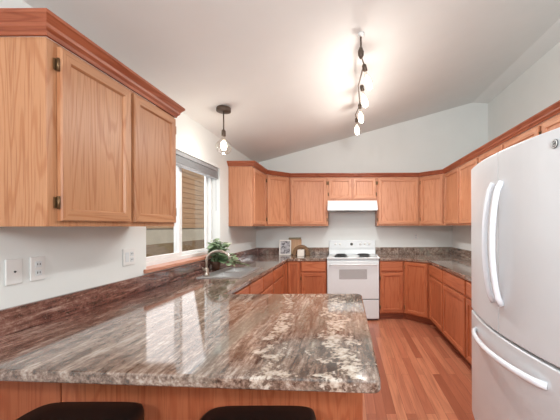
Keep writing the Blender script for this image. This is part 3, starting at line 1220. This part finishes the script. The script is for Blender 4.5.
# ---------------------------------------------------------------- counter decor
CT = CZ1 + 0.0005
pf_ = thing('picture_frame', 'small white picture frame with a grey print leaning on the backsplash', 'picture frame', (-0.985, 4.985, CT))
pf_.rotation_euler = (math.radians(-6), 0, math.radians(3))
rows = [(0.0, 0.006), (0.0, -0.006), (0.018, -0.006), (0.018, 0.0)]
m = MB()
for d, yy in rows:
    m.v += [(-0.095 + d, yy, 0.002 + d), (0.095 - d, yy, 0.002 + d), (0.095 - d, yy, 0.242 - d), (-0.095 + d, yy, 0.242 - d)]
for r in range(4):
    q = (r + 1) % 4
    for k in range(4):
        j = (k + 1) % 4
        m.f.append([r * 4 + k, r * 4 + j, q * 4 + j, q * 4 + k])
        m.m.append(0)
        m.s.append(False)
m.build('frame', frame_m, pf_)
MB().box(-0.078, 0.078, 0.0005, 0.005, 0.018, 0.226).build('art_print', print_m, pf_)
cb = thing('cutting_board', 'tan wooden board with darker top edge standing behind the picture frame', 'cutting board', (-0.84, 5.05, CT))
cb.rotation_euler = (math.radians(-4), 0, 0)
MB().box(-0.09, 0.11, -0.009, 0.009, 0.002, 0.25).build('board', board_m, cb, 0.006)
MB().box(-0.10, 0.10, -0.011, 0.011, 0.2505, 0.28).build('top_edge', rim_m, cb, 0.006)
ar = thing('wooden_arch', 'round topped brown wooden arch on the counter beside the tan board', 'decoration', (-0.715, 4.93, CT))
pts = [(0.13 * math.cos(PI * k / 16), 0.04 + 0.125 * math.sin(PI * k / 16)) for k in range(17)]
ptsi = [(0.075 * math.cos(PI * k / 16), 0.045 + 0.07 * math.sin(PI * k / 16)) for k in range(17)]
poly = [(0.13, 0.0)] + pts + [(-0.13, 0.0), (-0.075, 0.0)] + ptsi[::-1] + [(0.075, 0.0)]
m = MB()
n = len(pts) + 1
O_ = [(0.13, 0.0)] + pts + [(-0.13, 0.0)]
I_ = [(0.075, 0.0)] + ptsi + [(-0.075, 0.0)]
n = len(O_)
v = []
for yy in (-0.04, 0.04):
    v += [(x, yy, z_) for x, z_ in O_] + [(x, yy, z_) for x, z_ in I_]
fs = []
for i in range(n - 1):
    fs += [(i, i + 1, n + i + 1, n + i), (2 * n + i + 1, 2 * n + i, 3 * n + i, 3 * n + i + 1),
           (i + 1, i, 2 * n + i, 2 * n + i + 1), (n + i, n + i + 1, 3 * n + i + 1, 3 * n + i)]
for i in (0, n - 1):
    fs.append((i, n + i, 3 * n + i, 2 * n + i))
m.add(v, fs)
m.build('arch', arch_m, ar, 0.004)
ca = thing('candle', 'square white candle standing in front of the wooden arch', 'candle', (-0.705, 4.83, CT))
MB().box(-0.052, 0.052, -0.03, 0.03, 0.0, 0.098).build('wax', candle_m, ca, 0.004)
MB().tube([(0, 0, 0.097), (0.001, 0, 0.107)], 0.0012, 6).build('wick', dark_m, ca)

# ---------------------------------------------------------------- plant
pl = thing('potted_plant', 'leafy green plant in a brown pot behind the faucet', 'plant', (-1.402, 3.33, CT))
MB().lathe([(0.036, 0.0), (0.047, 0.06), (0.052, 0.088), (0.047, 0.089), (0.043, 0.07)], (0, 0, 0), 20).build('pot', pot_m, pl)
MB().lathe([(0.042, 0.065), (0.042, 0.075)], (0, 0, 0), 16).build('soil', soil_m, pl)
rp = random.Random(11)


def leaf(m, p, d, size, up=Vector((0, 0, 1)), wide=0.42):
    d = d.normalized()
    s_ = d.cross(up)
    if s_.length < 1e-3:
        s_ = Vector((1, 0, 0))
    s_.normalize()
    nrm = s_.cross(d)
    prof_ = [(0.0, 0.04), (0.15, 0.7), (0.45, 1.0), (0.78, 0.72), (1.0, 0.05)]
    vs_ = []
    for t_, w_ in prof_:
        c_ = p + d * size * t_ - nrm * size * 0.22 * t_ * t_
        for e_ in (-1, 0, 1):
            vs_.append(c_ + s_ * (e_ * w_ * size * wide) + nrm * (abs(e_) * 0.09 * size * w_))
    fs_ = []
    for i in range(len(prof_) - 1):
        for j in range(2):
            fs_.append((i * 3 + j, i * 3 + j + 1, i * 3 + j + 4, i * 3 + j + 3))
    m.add(vs_, fs_, 0, True)


fol = MB()
for k in range(32):
    a_ = rp.uniform(0, 2 * PI)
    reach = rp.uniform(0.02, 0.15)
    hgt = rp.uniform(0.12, 0.36) - reach * 0.35
    tip = Vector((max(-0.04, math.cos(a_) * reach + 0.03), math.sin(a_) * reach * 1.1, hgt))
    root = Vector((math.cos(a_) * 0.02, math.sin(a_) * 0.02, 0.07))
    mid = (root + tip) / 2 + Vector((0, 0, 0.04))
    pp = [root, (root + mid) / 2 + Vector((0, 0, 0.015)), mid, (mid + tip) / 2 + Vector((0, 0, 0.012)), tip]
    MB().tube(pp, 0.0022, 5).build('stem', stem_m, pl)
    for j in range(2, 5):
        for q in range(2 if j < 4 else 3):
            b_ = rp.uniform(0, 2 * PI)
            dv = Vector((math.cos(b_) + 0.35, math.sin(b_) - 0.4, rp.uniform(-0.5, 0.5)))
            leaf(fol, pp[j], dv, rp.uniform(0.05, 0.078), wide=0.55)
# trailing frond towards the corner
for k in range(7):
    base = Vector((0.03, 0.02, 0.09))
    a_ = rp.uniform(0.2, 1.4)
    d = Vector((math.cos(a_), math.sin(a_) * 0.9, 0))
    pp = [base, base + d * 0.09 + Vector((0, 0, 0.02)), base + d * 0.18 - Vector((0, 0, 0.02)), base + d * 0.27 - Vector((0, 0, 0.055))]
    MB().tube(pp, 0.002, 5).build('stem', stem_m, pl)
    for j in range(1, 4):
        for q in range(3):
            b_ = a_ + rp.uniform(-1.1, 1.1)
            leaf(fol, pp[j], Vector((math.cos(b_), math.sin(b_), rp.uniform(-0.2, 0.3))), rp.uniform(0.04, 0.06), wide=0.3)
for i, vv in enumerate(fol.v):
    fol.v[i] = (max(vv[0], -0.053), vv[1], max(vv[2], 0.004))
fo = fol.build('foliage', leaf_m, pl)

# ---------------------------------------------------------------- bar stools
def stool(x, y, label):
    t = thing('bar_stool', label, 'stool', (x, y, 0), 0, 'black stools at the peninsula')
    w_, d_ = 0.215, 0.19
    m_ = MB()
    n_ = 36
    rings = [(0.93, 0.600), (1.0, 0.615), (1.0, 0.650), (0.975, 0.670), (0.9, 0.679), (0.6, 0.683)]
    vs_ = []
    for s_, z_ in rings:
        for i in range(n_):
            a__ = 2 * PI * i / n_
            ca_, sa_ = math.cos(a__), math.sin(a__)
            e_ = 0.3
            vs_.append((w_ * s_ * math.copysign(abs(ca_) ** e_, ca_), d_ * s_ * math.copysign(abs(sa_) ** e_, sa_), z_))
    fs_ = [list(range(n_))[::-1], [(len(rings) - 1) * n_ + i for i in range(n_)]]
    for r_ in range(len(rings) - 1):
        for i in range(n_):
            j_ = (i + 1) % n_
            fs_.append((r_ * n_ + i, r_ * n_ + j_, (r_ + 1) * n_ + j_, (r_ + 1) * n_ + i))
    m_.add(vs_, fs_, 0, True)
    m_.build('seat_cushion', leather, t)
    for sx_ in (-1, 1):
        for sy_ in (-1, 1):
            MB().tube([(sx_ * 0.16, sy_ * 0.14, 0.599), (sx_ * 0.19, sy_ * 0.165, 0.0)], [0.016, 0.013], 10).build('leg', stool_leg, t)
    MB().tube([(-0.175, -0.153, 0.25), (0.175, -0.153, 0.25), (0.175, 0.153, 0.25), (-0.175, 0.153, 0.25)], 0.009, 8, closed=True).build('foot_ring', stool_leg, t)
    return t


st = stool(-0.995, 1.05, 'left black cushioned bar stool tucked under the peninsula')
dup(st, (-0.325, 1.02, 0), 0, 'right black cushioned bar stool tucked under the peninsula')
